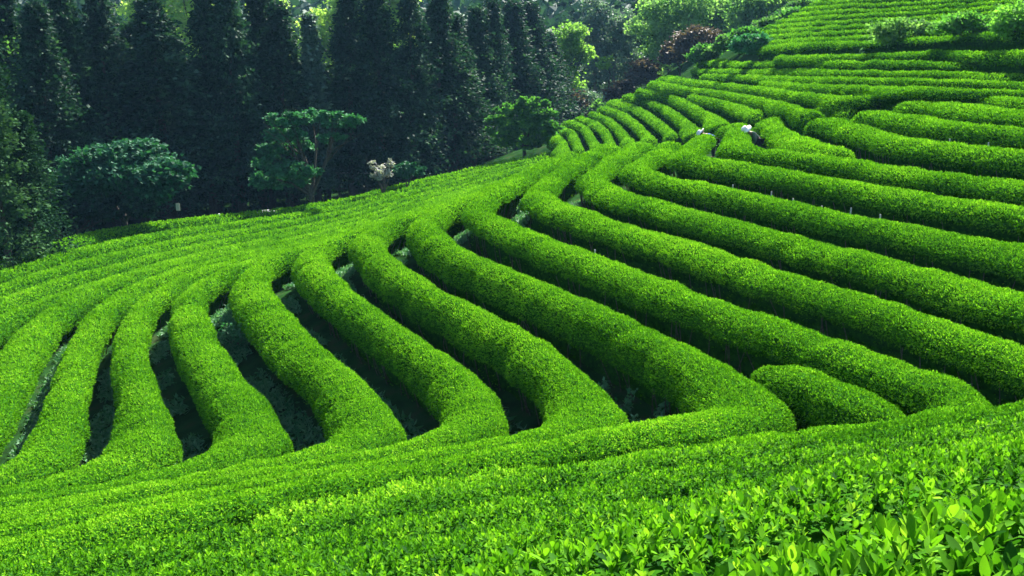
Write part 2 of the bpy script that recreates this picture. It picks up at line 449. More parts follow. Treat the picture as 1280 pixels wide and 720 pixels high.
def make_leaves(mb, pos, nor, length, tint, mode, pose=None):
    """Leaf blades rooted at pos, pointing out of the hedge round its normal."""
    n = len(pos)
    if n == 0:
        return
    LEAVES[0] += n
    up = np.array([0, 0, 1.0])
    axis = unit(nor * (.65 if mode else .85) + up * (.55 if mode else .30) + rng.normal(size=(n, 3)) * .20)
    ref = unit(rng.normal(size=(n, 3)))
    a = unit(np.cross(axis, ref)); b = np.cross(axis, a)
    tilt = np.radians(rng.uniform(12, 78, n)) if mode < 2 else np.radians(np.clip(rng.normal(66, 17, n), 8, 95))
    az = rng.uniform(0, 2 * PI, n)
    if pose is not None:
        axis, tilt, az = pose
        a = unit(np.cross(axis, np.array([.3, 1.0, .2]))); b = np.cross(axis, a)
    out = np.cos(az)[:, None] * a + np.sin(az)[:, None] * b
    d = np.cos(tilt)[:, None] * axis + np.sin(tilt)[:, None] * out
    fn = np.sin(tilt)[:, None] * axis - np.cos(tilt)[:, None] * out      # upper face of the blade
    s = np.cross(d, fn)
    L = length[:, None]
    wd = rng.uniform(.20, .28, n)[:, None] * L
    if mode == 0:          # folded diamond, two triangles
        lift = .10 * L
        v = np.stack([pos, pos + d * L * .5 + s * wd + fn * lift, pos + d * L, pos + d * L * .5 - s * wd + fn * lift], 1)
        f0 = np.arange(n)[:, None] * 4
        f = np.concatenate([f0 + [0, 3, 2], f0 + [0, 2, 1]])
        mb.add(v.reshape(-1, 3), f, 2, np.r_[tint, tint])
        return
    # curved blade with midrib: rows along the blade
    ts, ws = ((.0, .3, .68, 1.0), (.12, .92, .82, .02)) if mode == 1 else ((.0, .14, .34, .56, .78, .93, 1.0), (.10, .55, .93, 1.0, .74, .36, .03))
    curl = rng.uniform(-.22, .10, n)[:, None]
    fold = rng.uniform(.12, .42, n)[:, None]
    m = len(ts)
    V = np.empty((n, m, 3, 3))
    for q, (t, w) in enumerate(zip(ts, ws)):
        c = pos + d * (L * t) + fn * (L * curl * t * t)
        V[:, q, 1] = c
        rip = fn * (.03 * L * (rng.uniform(-1, 1, (n, 1)) if mode == 2 else 0))
        V[:, q, 0] = c - s * (wd * w) + fn * (wd * w * fold) + rip
        V[:, q, 2] = c + s * (wd * w) + fn * (wd * w * fold) - rip
    base = (np.arange(n) * m * 3)[:, None]
    fs = []
    for q in range(m - 1):
        for h in (0, 1):
            fs.append(base + np.array([q * 3 + h, q * 3 + h + 1, q * 3 + 3 + h + 1, q * 3 + 3 + h]))
    nf = len(fs)
    mb.add(V.reshape(-1, 3), np.concatenate(fs), 1, np.tile(tint, nf))


def hedge(key):
    p = CREST[key]
    n = len(p)
    tan = unit(np.gradient(p[:, :2], axis=0)); nor = np.stack([-tan[:, 1], tan[:, 0]], -1)
    dl, dr = side_width(key)
    dist = np.linalg.norm(p[:, :2], axis=1)
    s = np.r_[0, np.cumsum(np.linalg.norm(np.diff(p[:, :2], axis=0), axis=1))]
    gap = {'A': .64, 'G': .34, 'H': .58, 'F': 1.0, 'U': .85, 'S': .62}[key[0]]
    gap = np.full(n, .76 if key in ('H11', 'H12', 'H13', 'H14') else gap)
    if key[0] == 'H' and key[1:].rstrip('b') in ('1', '2', '3', '4', '5', '6', '7', '8', '9', '10'):
        # the upper arm of each zigzag is planted tighter than the lower one, and so is the near arm
        turn = np.argmin(ROWS[key][:, 0]) if key not in ('H1', 'H2') else 8
        arc = s[np.argmin(np.linalg.norm(p - ROWS[key][min(turn, len(ROWS[key]) - 1)], axis=1))]
        if key != 'H7b' and key in ('H3', 'H4', 'H5', 'H6', 'H7', 'H8', 'H9', 'H10'):
            U = ROWS[key]
            loc = next(i for i in range(1, len(U) - 1) if U[i][1] < U[i - 1][1] and (uv_of(U[i:i + 1])[0][0] <= uv_of(U[i + 1:i + 2])[0][0]))
            arc = s[np.argmin(np.linalg.norm(p - U[loc], axis=1))]
        gap = np.where(s < arc - .5, np.interp(arc - s, [.5, 5, 9], [.84, .74, .55]), .76 if key in ('H8', 'H9', 'H10') else .60)
    W = []
    for d in (dl, dr):
        w = np.clip(.5 * d - gap / 2, .22 if key[0] in 'SFU' else .42, .86)
        w[d > 3.2] = .62 if key[0] in 'SFU' else .74
        ker = np.ones(9) / 9
        w = np.convolve(np.pad(w, 4, mode='edge'), ker, 'valid')
        W.append(w)
    end = np.minimum(s, s[-1] - s)
    taper = np.sqrt(np.clip(1 - (1 - np.clip(end / (1.2 if key == 'H7b' else .55), 0, 1)) ** 2, .05, 1))
    amp = .4 if key[0] == 'A' else 1.0
    lump = 1 + amp * .10 * noise3(s / 1.3, 3.1, hash(key) % 97) + amp * .06 * noise3(s / .45, 9.2, hash(key) % 89)
    wl, wr = W[0] * taper * lump, W[1] * taper * (1 + amp * .10 * noise3(s / 1.4, 5.5, hash(key) % 83) + .05 * noise3(s / .5, 1.2, 4))
    zt = p[:, 2] + amp * (.035 * noise3(s / 1.1, .5, len(key) + n) + .02 * noise3(s / .4, 2.5, n)) - (1 - taper) * .35
    P_, hb, hc = profile(key)
    a, h = P_[:, 0], P_[:, 1]
    lat = np.where(a[None] < 0, a[None] * wr[:, None], a[None] * wl[:, None])
    X = p[:, 0:1] + nor[:, 0:1] * lat; Y = p[:, 1:2] + nor[:, 1:2] * lat
    zb = terrain(X, Y); zc = terrain(p[:, 0], p[:, 1])[:, None]
    top = np.maximum(zt[:, None], zc + .45)
    Z = zb + (top - zc) * h[None] - (zb - zc) * h[None] * .55
    Z[:, 0] -= .06; Z[:, -1] -= .06
    G = np.stack([X, Y, Z], -1)
    # lumps
    na = unit(np.cross(np.gradient(G, axis=1), np.gradient(G, axis=0)))
    G = G + na * (.035 * noise3(G[..., 0] / .5, G[..., 1] / .5, G[..., 2] / .4))[..., None] * (h[None, :, None] >= hb)
    na = unit(np.cross(np.gradient(G, axis=1), np.gradient(G, axis=0)))
    if na[n // 2, 8, 2] < 0:
        na = -na
    mb = MB()
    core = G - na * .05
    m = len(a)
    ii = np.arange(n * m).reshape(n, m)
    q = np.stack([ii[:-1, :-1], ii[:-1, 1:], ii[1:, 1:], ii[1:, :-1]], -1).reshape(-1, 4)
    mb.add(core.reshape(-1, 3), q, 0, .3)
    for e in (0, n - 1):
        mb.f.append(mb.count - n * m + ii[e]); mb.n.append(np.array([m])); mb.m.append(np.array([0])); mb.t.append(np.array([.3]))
    # leaves over every face of the shell
    A = G[:-1, :-1].reshape(-1, 3); B = G[:-1, 1:].reshape(-1, 3); D = G[1:, :-1].reshape(-1, 3); E_ = G[1:, 1:].reshape(-1, 3)
    area = .5 * np.linalg.norm(np.cross(B - A, D - A), axis=1) + .5 * np.linalg.norm(np.cross(B - E_, D - E_), axis=1)
    cen = (A + B + D + E_) / 4
    fn = na[:-1, :-1].reshape(-1, 3)
    hm = np.broadcast_to((.5 * (h[:-1] + h[1:]))[None], (n - 1, m - 1)).ravel()
    sm = np.broadcast_to(s[:-1, None], (n - 1, m - 1)).ravel()
    dd = np.linalg.norm(cen - [0, 0, ZC], axis=1)
    u, v, dep = uv_of(cen)
    inside = ((dep > .2) & (u > -330) & (u < 1610) & (v > -120) & (v < 960)) | ((dd < 7.5) & (cen[:, 1] > -.4))
    L = np.maximum(np.interp(dd, [2.5, 5.0], [.056, .043]), (.0023 if key[0] in 'UFS' else .0028) * dd)
    face = (fn * (np.array([0, 0, ZC]) - cen)).sum(1) / dd
    cov = np.where(hm > hb + .02, 1.8, .10) * np.where(face < -.15, .45, 1.0)
    cov = np.where(dd < 3.5, cov * 1.5, np.where(dd < 10.5, cov * .85, cov))
    dens = cov / (.42 * L * L)
    cnt = rng.poisson(area * dens * inside)
    rep = np.repeat(np.arange(len(cnt)), cnt)
    r1, r2 = rng.random((2, len(rep), 1))
    pos = A[rep] * (1 - r1) * (1 - r2) + B[rep] * r1 * (1 - r2) + D[rep] * (1 - r1) * r2 + E_[rep] * r1 * r2
    nr = fn[rep]; hh = np.clip((hm[rep] - hb) / hc, 0, 1); dl_ = dd[rep]
    ss = sm[rep] + r2[:, 0] * (s[1] - s[0])
    comb = noise3(ss / .13, hh * 2.2 + pos[:, 2] * .5, 3.7) * .6 + noise3(ss / .32, hh * 1.5, 8.1) * .5
    off = .020 * comb * np.clip(dl_ / 10, .3, 1.4) - .03 * rng.random(len(rep)) ** 2
    pos = pos + nr * off[:, None]
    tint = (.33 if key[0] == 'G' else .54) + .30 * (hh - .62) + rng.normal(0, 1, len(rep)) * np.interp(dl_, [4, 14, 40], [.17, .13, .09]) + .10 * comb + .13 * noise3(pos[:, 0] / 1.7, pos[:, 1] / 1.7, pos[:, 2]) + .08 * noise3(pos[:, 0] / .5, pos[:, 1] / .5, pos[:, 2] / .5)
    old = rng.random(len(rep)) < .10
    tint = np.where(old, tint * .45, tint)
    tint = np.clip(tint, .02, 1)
    ln = L[rep] * rng.uniform(.65, 1.2, len(rep)) * np.where(dl_ < 3.5, .85, 1)
    k = dl_ >= 10.5
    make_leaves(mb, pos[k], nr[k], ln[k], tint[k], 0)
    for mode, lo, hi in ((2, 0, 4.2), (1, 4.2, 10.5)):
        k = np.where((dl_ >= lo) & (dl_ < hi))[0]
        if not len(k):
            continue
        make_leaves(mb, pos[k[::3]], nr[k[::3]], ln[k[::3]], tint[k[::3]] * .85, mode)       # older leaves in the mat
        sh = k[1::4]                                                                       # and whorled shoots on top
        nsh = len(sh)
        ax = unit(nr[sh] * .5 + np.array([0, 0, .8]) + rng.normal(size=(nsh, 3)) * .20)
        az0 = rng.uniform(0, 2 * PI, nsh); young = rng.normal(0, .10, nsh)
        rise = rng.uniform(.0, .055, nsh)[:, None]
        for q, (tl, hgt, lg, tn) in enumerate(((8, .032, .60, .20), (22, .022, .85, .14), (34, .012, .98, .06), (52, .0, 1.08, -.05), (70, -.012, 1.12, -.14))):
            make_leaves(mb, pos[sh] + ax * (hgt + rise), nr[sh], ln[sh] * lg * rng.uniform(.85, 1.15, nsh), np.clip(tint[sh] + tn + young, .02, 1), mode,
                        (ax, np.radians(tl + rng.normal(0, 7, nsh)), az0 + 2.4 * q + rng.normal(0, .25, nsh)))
    stems = None
    vis = (dist < 34) & (p[:, 1] > 0)
    if key[0] in 'HG' and vis.sum() > 20:
        stems = MB()
        u_, v_, dp = uv_of(p)
        okk = np.where(vis & (u_ > -120) & (u_ < 1400) & (v_ < 800))[0]
        cntS = int(len(okk) * (s[1] - s[0]) * 5)
        for i in rng.choice(okk, min(cntS, 260)) if len(okk) else []:
            sd = rng.choice([-1, 1])
            w = (wl if sd > 0 else wr)[i]
            b = np.r_[p[i, :2] + nor[i] * sd * w * rng.uniform(.28, .5), 0]
            t = np.r_[p[i, :2] + nor[i] * sd * w * rng.uniform(.55, .85) + tan[i] * rng.normal(0, .12), 0]
            zb_ = float(terrain(b[0:1], b[1:2])[0])
            b[2] = zb_ - .05; t[2] = zb_ + rng.uniform(.9, 1.15) * hb * tall(key)
            mid_ = (b + t) / 2 + rng.normal(0, .025, 3)
            stems.tube([b, mid_, t], [.014, .010, .007], 4, 0, .5, cap=False)
    return mb, stems, (dist, p, n)


import zlib
def hash(k):
    return zlib.crc32(str(k).encode())


HEDGE_LABEL = {
    'A5': 'low tea hedge along the outer edge of the left field, against the forest shade',
    'A4': 'second tea hedge in from the forest edge of the left field',
    'A3': 'third tea hedge in from the forest edge of the left field',
    'A2': 'fourth tea hedge in from the forest edge of the left field',
    'A1': 'fifth tea hedge in from the forest edge, last before the rows bend downhill',
    'A0': 'tea hedge cut by the left edge of the photo, beside the leftmost dark furrow',
    'H1': 'leftmost tea hedge whose whole downhill run shows, between the two leftmost furrows',
    'H2': 'second full tea hedge from the left, running straight down between narrow furrows',
    'H3': 'third full tea hedge from the left, left bank of the furrow with the bluish weed',
    'H4': 'S-shaped tea hedge on the right bank of the furrow with the bluish weed',
    'H5': 'S-shaped tea hedge with a rounded elbow at bottom centre, fifth from the left',
    'H6': 'S-shaped tea hedge with a broad elbow touching the furrow of pale weeds',
    'H7': 'long tea hedge ending in a pointed elbow beside the short stub hedge',
    'H7b': 'short low wedge of tea hedge squeezed between two long hedges at lower right',
    'H8': 'longest tea hedge, its near end rounding the black furrow tip at lower right',
    'H9': 'tea hedge next above the one that rounds the black furrow end, leaving at right',
    'H10': 'second long tea hedge above the one that rounds the black furrow end',
    'H11': 'long tea hedge on the right just below the wide dark furrow with pale stakes',
    'H12': 'tea hedge just uphill of the wide dark furrow with pale stakes',
    'H13': 'tea hedge starting as a bright hump directly below the picker in the white hat',
    'H13b': 'short bright tea hump to the right of the picker in the white hat',
    'H14': 'biggest of the tea hedges with a rounded nose at upper right',
    'H15': 'tea hedge with a rounded nose, next uphill of the biggest nosed hedge at upper right',
    'H15b': 'tiny tea clump lying between two nosed hedges at upper right',
    'H16': 'third nosed tea hedge at upper right, below the terrace with the small dark slots',
    'S1': 'lowest of the short far hedges fanning out beside the round bush by the conifers',
    'S2': 'second lowest of the short far hedges fanning out from the treeline',
    'S3': 'third lowest of the short far hedges fanning out from the treeline',
    'S4': 'fourth of the short far hedges fanning out from the treeline, counted from the lowest',
    'S5': 'fifth of the short far hedges fanning out from the treeline, counted from the lowest',
    'S6': 'sixth of the short far hedges fanning out from the treeline, counted from the lowest',
    'S7': 'seventh far hedge of the fan, ending above the fork in the bright hedges',
    'S8': 'eighth far hedge of the fan, ending left of the picker in blue',
    'S9': 'ninth far hedge of the fan, running down to the picker in blue',
    'S10': 'short far hedge with a blunt end pointing at the picker in the white hat',
    'S11': 'far hedge just uphill of the blunt ended one behind the white-hat picker',
    'S12': 'far long hedge crossing from the reddish trees to the photo\'s right edge',
    'F4': 'far thin hedge starting mid slope with a pointed tip, right half only',
    'F5': 'thin pale far hedge, first below the reddish shrubs by the slope',
    'F6': 'thin far hedge second below the dark band under the slope bush',
    'F7': 'thin far hedge just under the dark band that crosses the slope',
    'F8': 'far hedge directly under the two small trees on the right slope',
}
ordn = ['first', 'second', 'third', 'fourth', 'fifth', 'sixth', 'seventh', 'eighth', 'ninth', 'tenth', 'eleventh', 'twelfth']
for i in range(12):
    HEDGE_LABEL['U%d' % (i + 1)] = '%s thin hillside hedge above the slope bush at top right, counted upwards' % ordn[i]
HEDGE_LABEL.update({
    'G1': 'nearest tea hedge with large glossy young leaves in the bottom right corner',
    'G2': 'tea hedge just behind the nearest one with the large leaves',
    'G3': 'second leafy tea hedge beyond the nearest one, bottom middle of the photo',
    'G4': 'third leafy tea hedge beyond the nearest one, filling the lower left corner',
    'G5': 'foreground tea hedge lying just in front of the hedge elbows',
})

for key in KEYS:
    mb, stems, (dist, p, n) = hedge(key)
    lab = HEDGE_LABEL[key]
    mid = p[n // 2]
    base = (float(mid[0]), float(mid[1]), float(terrain(mid[0:1], mid[1:2])[0]))
    off = np.array(base)
    mb.v = [a - off for a in mb.v]
    if stems is not None and stems.count:
        root = empty('tea_hedge', base)
        tag(root, lab, 'tea hedge', 'clipped tea hedges in rows')
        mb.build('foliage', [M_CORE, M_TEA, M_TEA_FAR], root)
        stems.v = [a - off for a in stems.v]
        tag(stems.build('woody_stems', [M_STEM], root), kind='stuff')
    else:
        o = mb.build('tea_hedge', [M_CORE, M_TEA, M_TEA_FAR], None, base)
        tag(o, lab, 'tea hedge', 'clipped tea hedges in rows')
print('tea leaves', LEAVES[0])

# ------------------------------------------------------------------ trees
def cards(mb, pos, out, size, tint, slim=.4, flat=.5, mat=0):
    """Small folded leaf sprays at pos; `out` is the way each one hangs or reaches."""
    n = len(pos)
    d = unit(out + rng.normal(size=(n, 3)) * .45)
    fn = unit(np.array([0, 0, 1.0]) * flat + rng.normal(size=(n, 3)) * (1 - flat * .6))
    s = unit(np.cross(d, fn)); fn = np.cross(s, d)
    L = (size * rng.uniform(.7, 1.3, n))[:, None]; w = L * slim * rng.uniform(.7, 1.2, n)[:, None]
    v = np.stack([pos - d * L * .4, pos + s * w + fn * L * .08, pos + d * L * .6, pos - s * w + fn * L * .08], 1)
    f0 = np.arange(n)[:, None] * 4
    mb.add(v.reshape(-1, 3), np.concatenate([f0 + [0, 3, 2], f0 + [0, 2, 1]]), mat, np.r_[tint, tint])


def ground_at(u, d):
    x = (u - 640) / FOC * d
    return float(x), float(d), float(terrain(np.array([x]), np.array([d]))[0])


def make_conifer(h, R, mat, size=.27, dens=30, start=.13, power=1.2, tuft=8, tint0=.5, droop=.35, label=None, name='conifer'):
    root = empty(name)
    tr = MB()
    zs = np.linspace(0, h * .97, 9)
    tr.tube(np.c_[.06 * np.sin(zs), .05 * np.cos(zs * .8), zs - .3], np.interp(zs, [0, h], [.018 * h + .05, .02]), 7)
    cr = MB()
    nb = int(h * dens)
    t = start + (1 - start) * rng.random(nb) ** .95
    t = np.clip((np.round(t * h / .62) * .62 + rng.normal(0, .07, nb)) / h, start * .8, .995)
    az = rng.uniform(0, 2 * PI, nb)
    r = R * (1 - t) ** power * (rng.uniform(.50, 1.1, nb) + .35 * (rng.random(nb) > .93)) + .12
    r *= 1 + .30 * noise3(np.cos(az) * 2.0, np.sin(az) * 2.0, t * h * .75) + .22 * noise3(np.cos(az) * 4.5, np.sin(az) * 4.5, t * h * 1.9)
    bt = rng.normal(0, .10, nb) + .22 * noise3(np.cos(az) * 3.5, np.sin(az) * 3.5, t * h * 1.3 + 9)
    for q in range(tuft):
        f = np.clip(rng.uniform(.15, 1.03, nb) ** .7, 0, 1.05)
        c = np.stack([np.cos(az) * r * f, np.sin(az) * r * f, t * h + .22 * r * f - droop * r * f ** 2], -1)
        for k in range(5):
            p = c + rng.normal(0, .13 + .03 * R, (nb, 3)) * [1, 1, .8]
            o = np.stack([np.cos(az), np.sin(az), np.full(nb, .15 - .5 * droop)], -1)
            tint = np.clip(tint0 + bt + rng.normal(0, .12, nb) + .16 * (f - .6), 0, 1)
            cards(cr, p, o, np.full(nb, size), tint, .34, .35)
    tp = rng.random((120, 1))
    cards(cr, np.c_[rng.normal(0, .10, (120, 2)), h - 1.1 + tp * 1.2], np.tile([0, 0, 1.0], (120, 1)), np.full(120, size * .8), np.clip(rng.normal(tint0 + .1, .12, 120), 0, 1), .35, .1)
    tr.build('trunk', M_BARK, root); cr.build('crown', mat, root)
    return root


CON_H, CON_R = 14.0, 4.2
CONIFERS = []


def conifer_proto():
    i = len(CONIFERS)
    rk, pw, dn, dr = [(1.0, .95, 32, .35), (.90, .80, 26, .5), (1.12, 1.05, 30, .3), (.98, .9, 23, .6), (1.25, 1.2, 32, .4), (.85, .75, 25, .45), (1.08, .88, 29, .55)][i]
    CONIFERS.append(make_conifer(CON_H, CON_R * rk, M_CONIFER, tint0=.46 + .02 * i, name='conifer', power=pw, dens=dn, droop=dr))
    return CONIFERS[-1]


def put_conifer(u, d, vt, label, rs=1.0, group='dark conifers of the forest edge'):
    x, y, z = ground_at(u, d)
    h = at(u, vt, d)[2] - z
    if len(CONIFERS) < 7:
        o = conifer_proto()
    else:
        o = copy_tree(random.choice(CONIFERS))
    k = h / CON_H
    o.location = (x, y, z); o.rotation_euler = (random.uniform(-.035, .035), random.uniform(-.035, .035), random.uniform(0, 6.28)); o.scale = (rs * (.5 + .5 * k), rs * (.5 + .5 * k), k)
    tag(o, label, 'conifer', group)
    return o


def lobed_tree(name, label, cat, u, d, lobes, mat, size=.22, n=9000, flat=.55, bark=None, trunk=True, group=None, clump=.30, tint0=.5, base_u=None, slim=.42, droop=0.0, dirn=None):
    """lobes: (u, v, ru, rv[, depth offset]) in picture units at distance d; each becomes an ellipsoid of leaf clumps."""
    bx_, by_, bz_ = ground_at(u if base_u is None else base_u, d)
    root = empty(name, (bx_, by_, bz_))
    org = np.array([bx_, by_, bz_])
    cr, tr = MB(), MB()
    px = d / FOC
    vol = np.array([l[2] * l[3] for l in lobes], float); vol /= vol.sum()
    tops = []
    for l, vfrac in zip(lobes, vol):
        dy = l[4] if len(l) > 4 else 0
        c = at(l[0], l[1], d + dy) - org
        rad = np.array([l[2] * px, min(l[2], 1.6 * l[3]) * px * .9, l[3] * px])
        tops.append(c)
        m = int(n * vfrac)
        nk = max(6, int(m / 45))
        q = unit(rng.normal(size=(nk, 3))) * (rng.uniform(.25, 1, (nk, 1)) ** .45)
        q *= 1 + .22 * noise3(q[:, 0:1] * 2.2 + l[0], q[:, 1:2] * 2.2, q[:, 2:3] * 2.2)
        cc = c + q * rad
        ki = rng.integers(0, nk, m)
        off = rng.normal(size=(m, 3)) * [1, 1, .55] * clump * min(1.0, rad.min() / .8)
        p = cc[ki] + off
        ct = rng.normal(0, .13, nk)[ki]
        o = unit((p - c) / rad + rng.normal(size=(m, 3)) * .5) * [1, 1, .5] + np.array([0, 0, -droop])
        if dirn is not None:
            o = o + np.array(dirn)
        cards(cr, p, o, np.full(m, size), np.clip(tint0 + ct + rng.normal(0, .13, m), 0, 1), slim, flat)
    if trunk:
        top = max(t[2] for t in tops)
        r0 = .020 * top + .05
        fork = np.array([0, 0, max(.25 * top, min(t[2] for t in tops) * .45)])
        tr.tube([(0, 0, -.3), fork * [1, 1, .5] + [.03 * top * .3, 0, 0], fork], [r0 * 1.25, r0, r0 * .85], 7)
        for t in tops:
            m1 = fork + (t - fork) * .5 + rng.normal(0, .05, 3) * top * .5 + [0, 0, .04 * top]
            tr.tube([fork, m1, t], [r0 * .62, r0 * .38, r0 * .12], 6)
            for k in range(3):
                e = t + rng.normal(0, .3, 3) * [1, 1, .5] * np.linalg.norm(t - fork) * .5
                tr.tube([m1, (m1 + e) / 2 + rng.normal(0, .04, 3), e], [r0 * .25, r0 * .16, r0 * .05], 5)
        tr.build('trunk', bark or M_BARK, root)
    cr.build('crown', mat, root)
    tag(root, label, cat, group)
    return root


front = [(62, 52, 4), (18, 56, -14), (104, 56, -28), (140, 58, -12), (178, 60, 30), (212, 58, -4), (262, 60, -10), (300, 60, -38), (326, 64, -15), (361, 62, 6),
         (440, 64, -10), (480, 66, -18), (517, 67, -28), (546, 70, -10), (570, 74, 20), (592, 78, 10), (615, 80, 0), (641, 84, 4), (668, 88, 6), (686, 93, 42)]
where = ['behind the left edge cypress', 'in the top left corner', 'behind the round drooping tree', 'rising behind the middle of the round drooping tree', 'shorter, right of the round drooping tree',
         'left of the first bright gap in the forest', 'between two bright gaps at the top', 'tallest, left of the narrow bright gap', 'left of the slender lit tree',
         'left of the rounded pale tree top', 'right of the rounded pale tree top', 'above the tree with flat layered branches', 'tallest above the white blossom shrub',
         'right of the tallest ones, above the blossom shrub', 'shorter, where the forest edge steps down', 'fourth from the right end of the conifer edge', 'third from the right end, pointed',
         'second from the right end of the conifer edge', 'last tall one before the yellow green tree', 'low one hugging the yellow green tree']
for (u, d, vt), wtxt in zip(front, where):
    put_conifer(u, d + (4.5 if u < 560 else 2), vt, 'tall dark conifer ' + wtxt, rs=random.uniform(.85, 1.25))
k = 0
for d0, us in ((12, range(-40, 700, 34)), (20, range(-60, 690, 40)), (30, range(-40, 700, 46))):
    for u in us:
        k += 1
        fd = np.interp(u, [0, 100, 300, 450, 600, 690], [52, 56, 60, 65, 79, 92])
        uu = u + random.uniform(-9, 9)
        vt = random.uniform(38, 100) if d0 == 12 else random.uniform(60, 110)
        put_conifer(uu, fd + d0 + random.uniform(-2, 2), vt, 'shaded conifer inside the dark forest, half hidden by the front trunks', rs=1.15, group='conifers inside the dark forest')

# left edge evergreens
def single_conifer(u, d, vt, R, mat, label, cat='conifer', name='cypress', **kw):
    x, y, z = ground_at(u, d)
    h = at(u, vt, d)[2] - z
    o = make_conifer(h, R, mat, name=name, **kw)
    o.location = (x, y, z)
    tag(o, label, cat)
    return o


single_conifer(-8, 45, 6, 2.2, M_CONIFER_L, 'broad green cypress cut by the left edge, sunlit on its right side', size=.16, dens=46, tint0=.42, power=.72, start=.03)
single_conifer(30, 43, 146, 1.75, M_CONIFER_L, 'small pointed green cypress in front of the taller one at left', size=.15, dens=44, tint0=.44, power=.72, start=.02)
single_conifer(-4, 41.2, 128, 1.5, M_CONIFER_L, 'layered cedar with light branch tips cut by the left edge', size=.20, dens=16, tint0=1.0, power=.5, name='cedar', droop=.1)
single_conifer(396, 67, 20, 1.0, M_GREY, 'slender grey green conifer before the rounded pale tree top', size=.30, tint0=.35, power=.6)

lobed_tree('drooping_tree', 'round dark tree with drooping layered foliage at the left forest edge', 'tree', 150, 51,
           [(112, 205, 40, 20), (165, 196, 45, 20, .5), (205, 215, 32, 18), (150, 222, 50, 20, -.6), (95, 225, 25, 16), (180, 238, 34, 16, -.5), (125, 244, 28, 14, -.3)], M_DARKLEAF, size=.24, n=15000, flat=.7, droop=.45, clump=.22, dirn=(.7, 0, 0))
lobed_tree('layered_tree', 'dark tree with flat layered branches and a bent trunk at the forest edge', 'tree', 372, 57.3,
           [(362, 149, 30, 8), (390, 146, 26, 7, .5), (424, 149, 30, 8, .4), (412, 172, 18, 6), (356, 168, 30, 8), (376, 182, 20, 6, .6), (345, 187, 28, 8, .3), (338, 203, 24, 8), (366, 213, 36, 9, -.5), (344, 225, 32, 9), (378, 229, 18, 6)], M_PINE, size=.19, n=15000, flat=.8, clump=.26, base_u=388, tint0=.38)
lobed_tree('bushy_tree', 'spreading bushy tree with a sunlit flat top where field and forest meet', 'tree', 655, 71,
           [(664, 127, 24, 6), (640, 137, 26, 6, .4), (672, 142, 26, 7, -.3), (632, 150, 28, 7), (662, 157, 34, 8, -.6), (630, 165, 22, 7), (676, 172, 22, 9, -.3), (648, 178, 30, 8), (690, 160, 12, 7)], M_BUSH, size=.19, n=15000, flat=.8, clump=.24, tint0=.45)
lobed_tree('blossom_shrub', 'small white flowering shrub under the conifers', 'shrub', 478, 60.5, [(471, 214, 9, 10), (483, 208, 8, 8), (490, 203, 5, 4), (478, 220, 11, 7), (466, 205, 5, 5)], M_BLOSSOM, size=.13, n=1300, clump=.24, tint0=.34)
lobed_tree('dark_shrub', 'dark green shrub right of the white flowering one', 'shrub', 508, 63, [(505, 212, 14, 9), (520, 212, 12, 7)], M_DARKLEAF, size=.2, n=1400, clump=.2)
lobed_tree('dark_shrub', 'dark shrub at the foot of the round drooping tree', 'shrub', 90, 50, [(85, 262, 28, 16), (130, 262, 30, 14), (175, 258, 24, 12)], M_CONIFER, size=.22, n=4000, clump=.25)

# yellow-green, grey and red trees at the head of the slope
lobed_tree('lime_tree', 'yellow green tree with a ragged narrow crown right of the conifers', 'tree', 708, 100,
           [(706, 44, 18, 14), (720, 38, 13, 8), (712, 66, 26, 11), (728, 66, 14, 8), (704, 88, 15, 14), (714, 104, 13, 10), (702, 120, 12, 10)], M_LIME, size=.30, n=6000, clump=.36, flat=.45, tint0=.42)
lobed_tree('grey_shrub', 'greyish shrub at the foot of the yellow green tree', 'shrub', 715, 97, [(735, 122, 16, 13), (700, 140, 14, 10), (745, 138, 10, 8)], M_GREY, size=.25, n=2200, clump=.3)
lobed_tree('red_shrub', 'dull reddish shrub at the foot of the yellow green tree', 'shrub', 722, 96, [(720, 130, 13, 12), (728, 142, 10, 8)], M_RED, size=.25, n=1500, clump=.3)
for (u, vt, w_, txt) in [(742, -6, 13, 'leftmost of the thin greyish trees, beside the yellow green one'), (765, 4, 18, 'widest of the thin greyish trees behind the slope'), (788, 10, 13, 'rightmost of the thin greyish trees, before the large light green tree')]:
    lobed_tree('grey_tree', 'sparse tall ' + txt, 'tree', u, 108, [(u, vt + 18, w_, 16), (u - 5, vt + 45, w_ * 1.1, 17), (u + 6, vt + 70, w_ * 1.1, 17), (u, vt + 95, w_ * .9, 14)], M_GREY, size=.30, n=3600, clump=.4, bark=M_PALEBARK, group='sparse greyish trees')
lobed_tree('lime_shrub', 'small bright yellow green shrub among the greyish trees', 'shrub', 758, 104, [(758, 80, 8, 7)], M_LIME, size=.28, n=500, clump=.3)
lobed_tree('spring_tree', 'large light green tree above the reddish shrubs', 'tree', 832, 104,
           [(838, 12, 34, 18), (812, 34, 22, 14), (850, 34, 24, 14), (826, 58, 20, 14), (868, 8, 20, 16), (822, 80, 14, 10)], M_SPRING, size=.34, n=7000, clump=.5, tint0=.8)
lobed_tree('spring_tree', 'hazy light green tree right of the largest light one', 'tree', 897, 108, [(893, 8, 22, 14), (905, 25, 20, 14), (886, 32, 16, 12), (900, 45, 16, 9)], M_SPRING, size=.34, n=4500, clump=.5, tint0=.65)
lobed_tree('spring_tree', 'light green tree at the left end of the thin hillside hedges', 'tree', 940, 100, [(936, 4, 20, 14), (925, 24, 14, 12), (955, 12, 14, 10), (938, 32, 12, 8), (975, 0, 16, 8)], M_SPRING, size=.32, n=4200, clump=.5, tint0=.65)
lobed_tree('red_tree', 'reddish brown round crowned tree at the slope edge, the larger one', 'tree', 872, 93, [(872, 46, 25, 12), (866, 60, 22, 11), (888, 54, 12, 11)], M_RED, size=.26, n=4200, clump=.28)
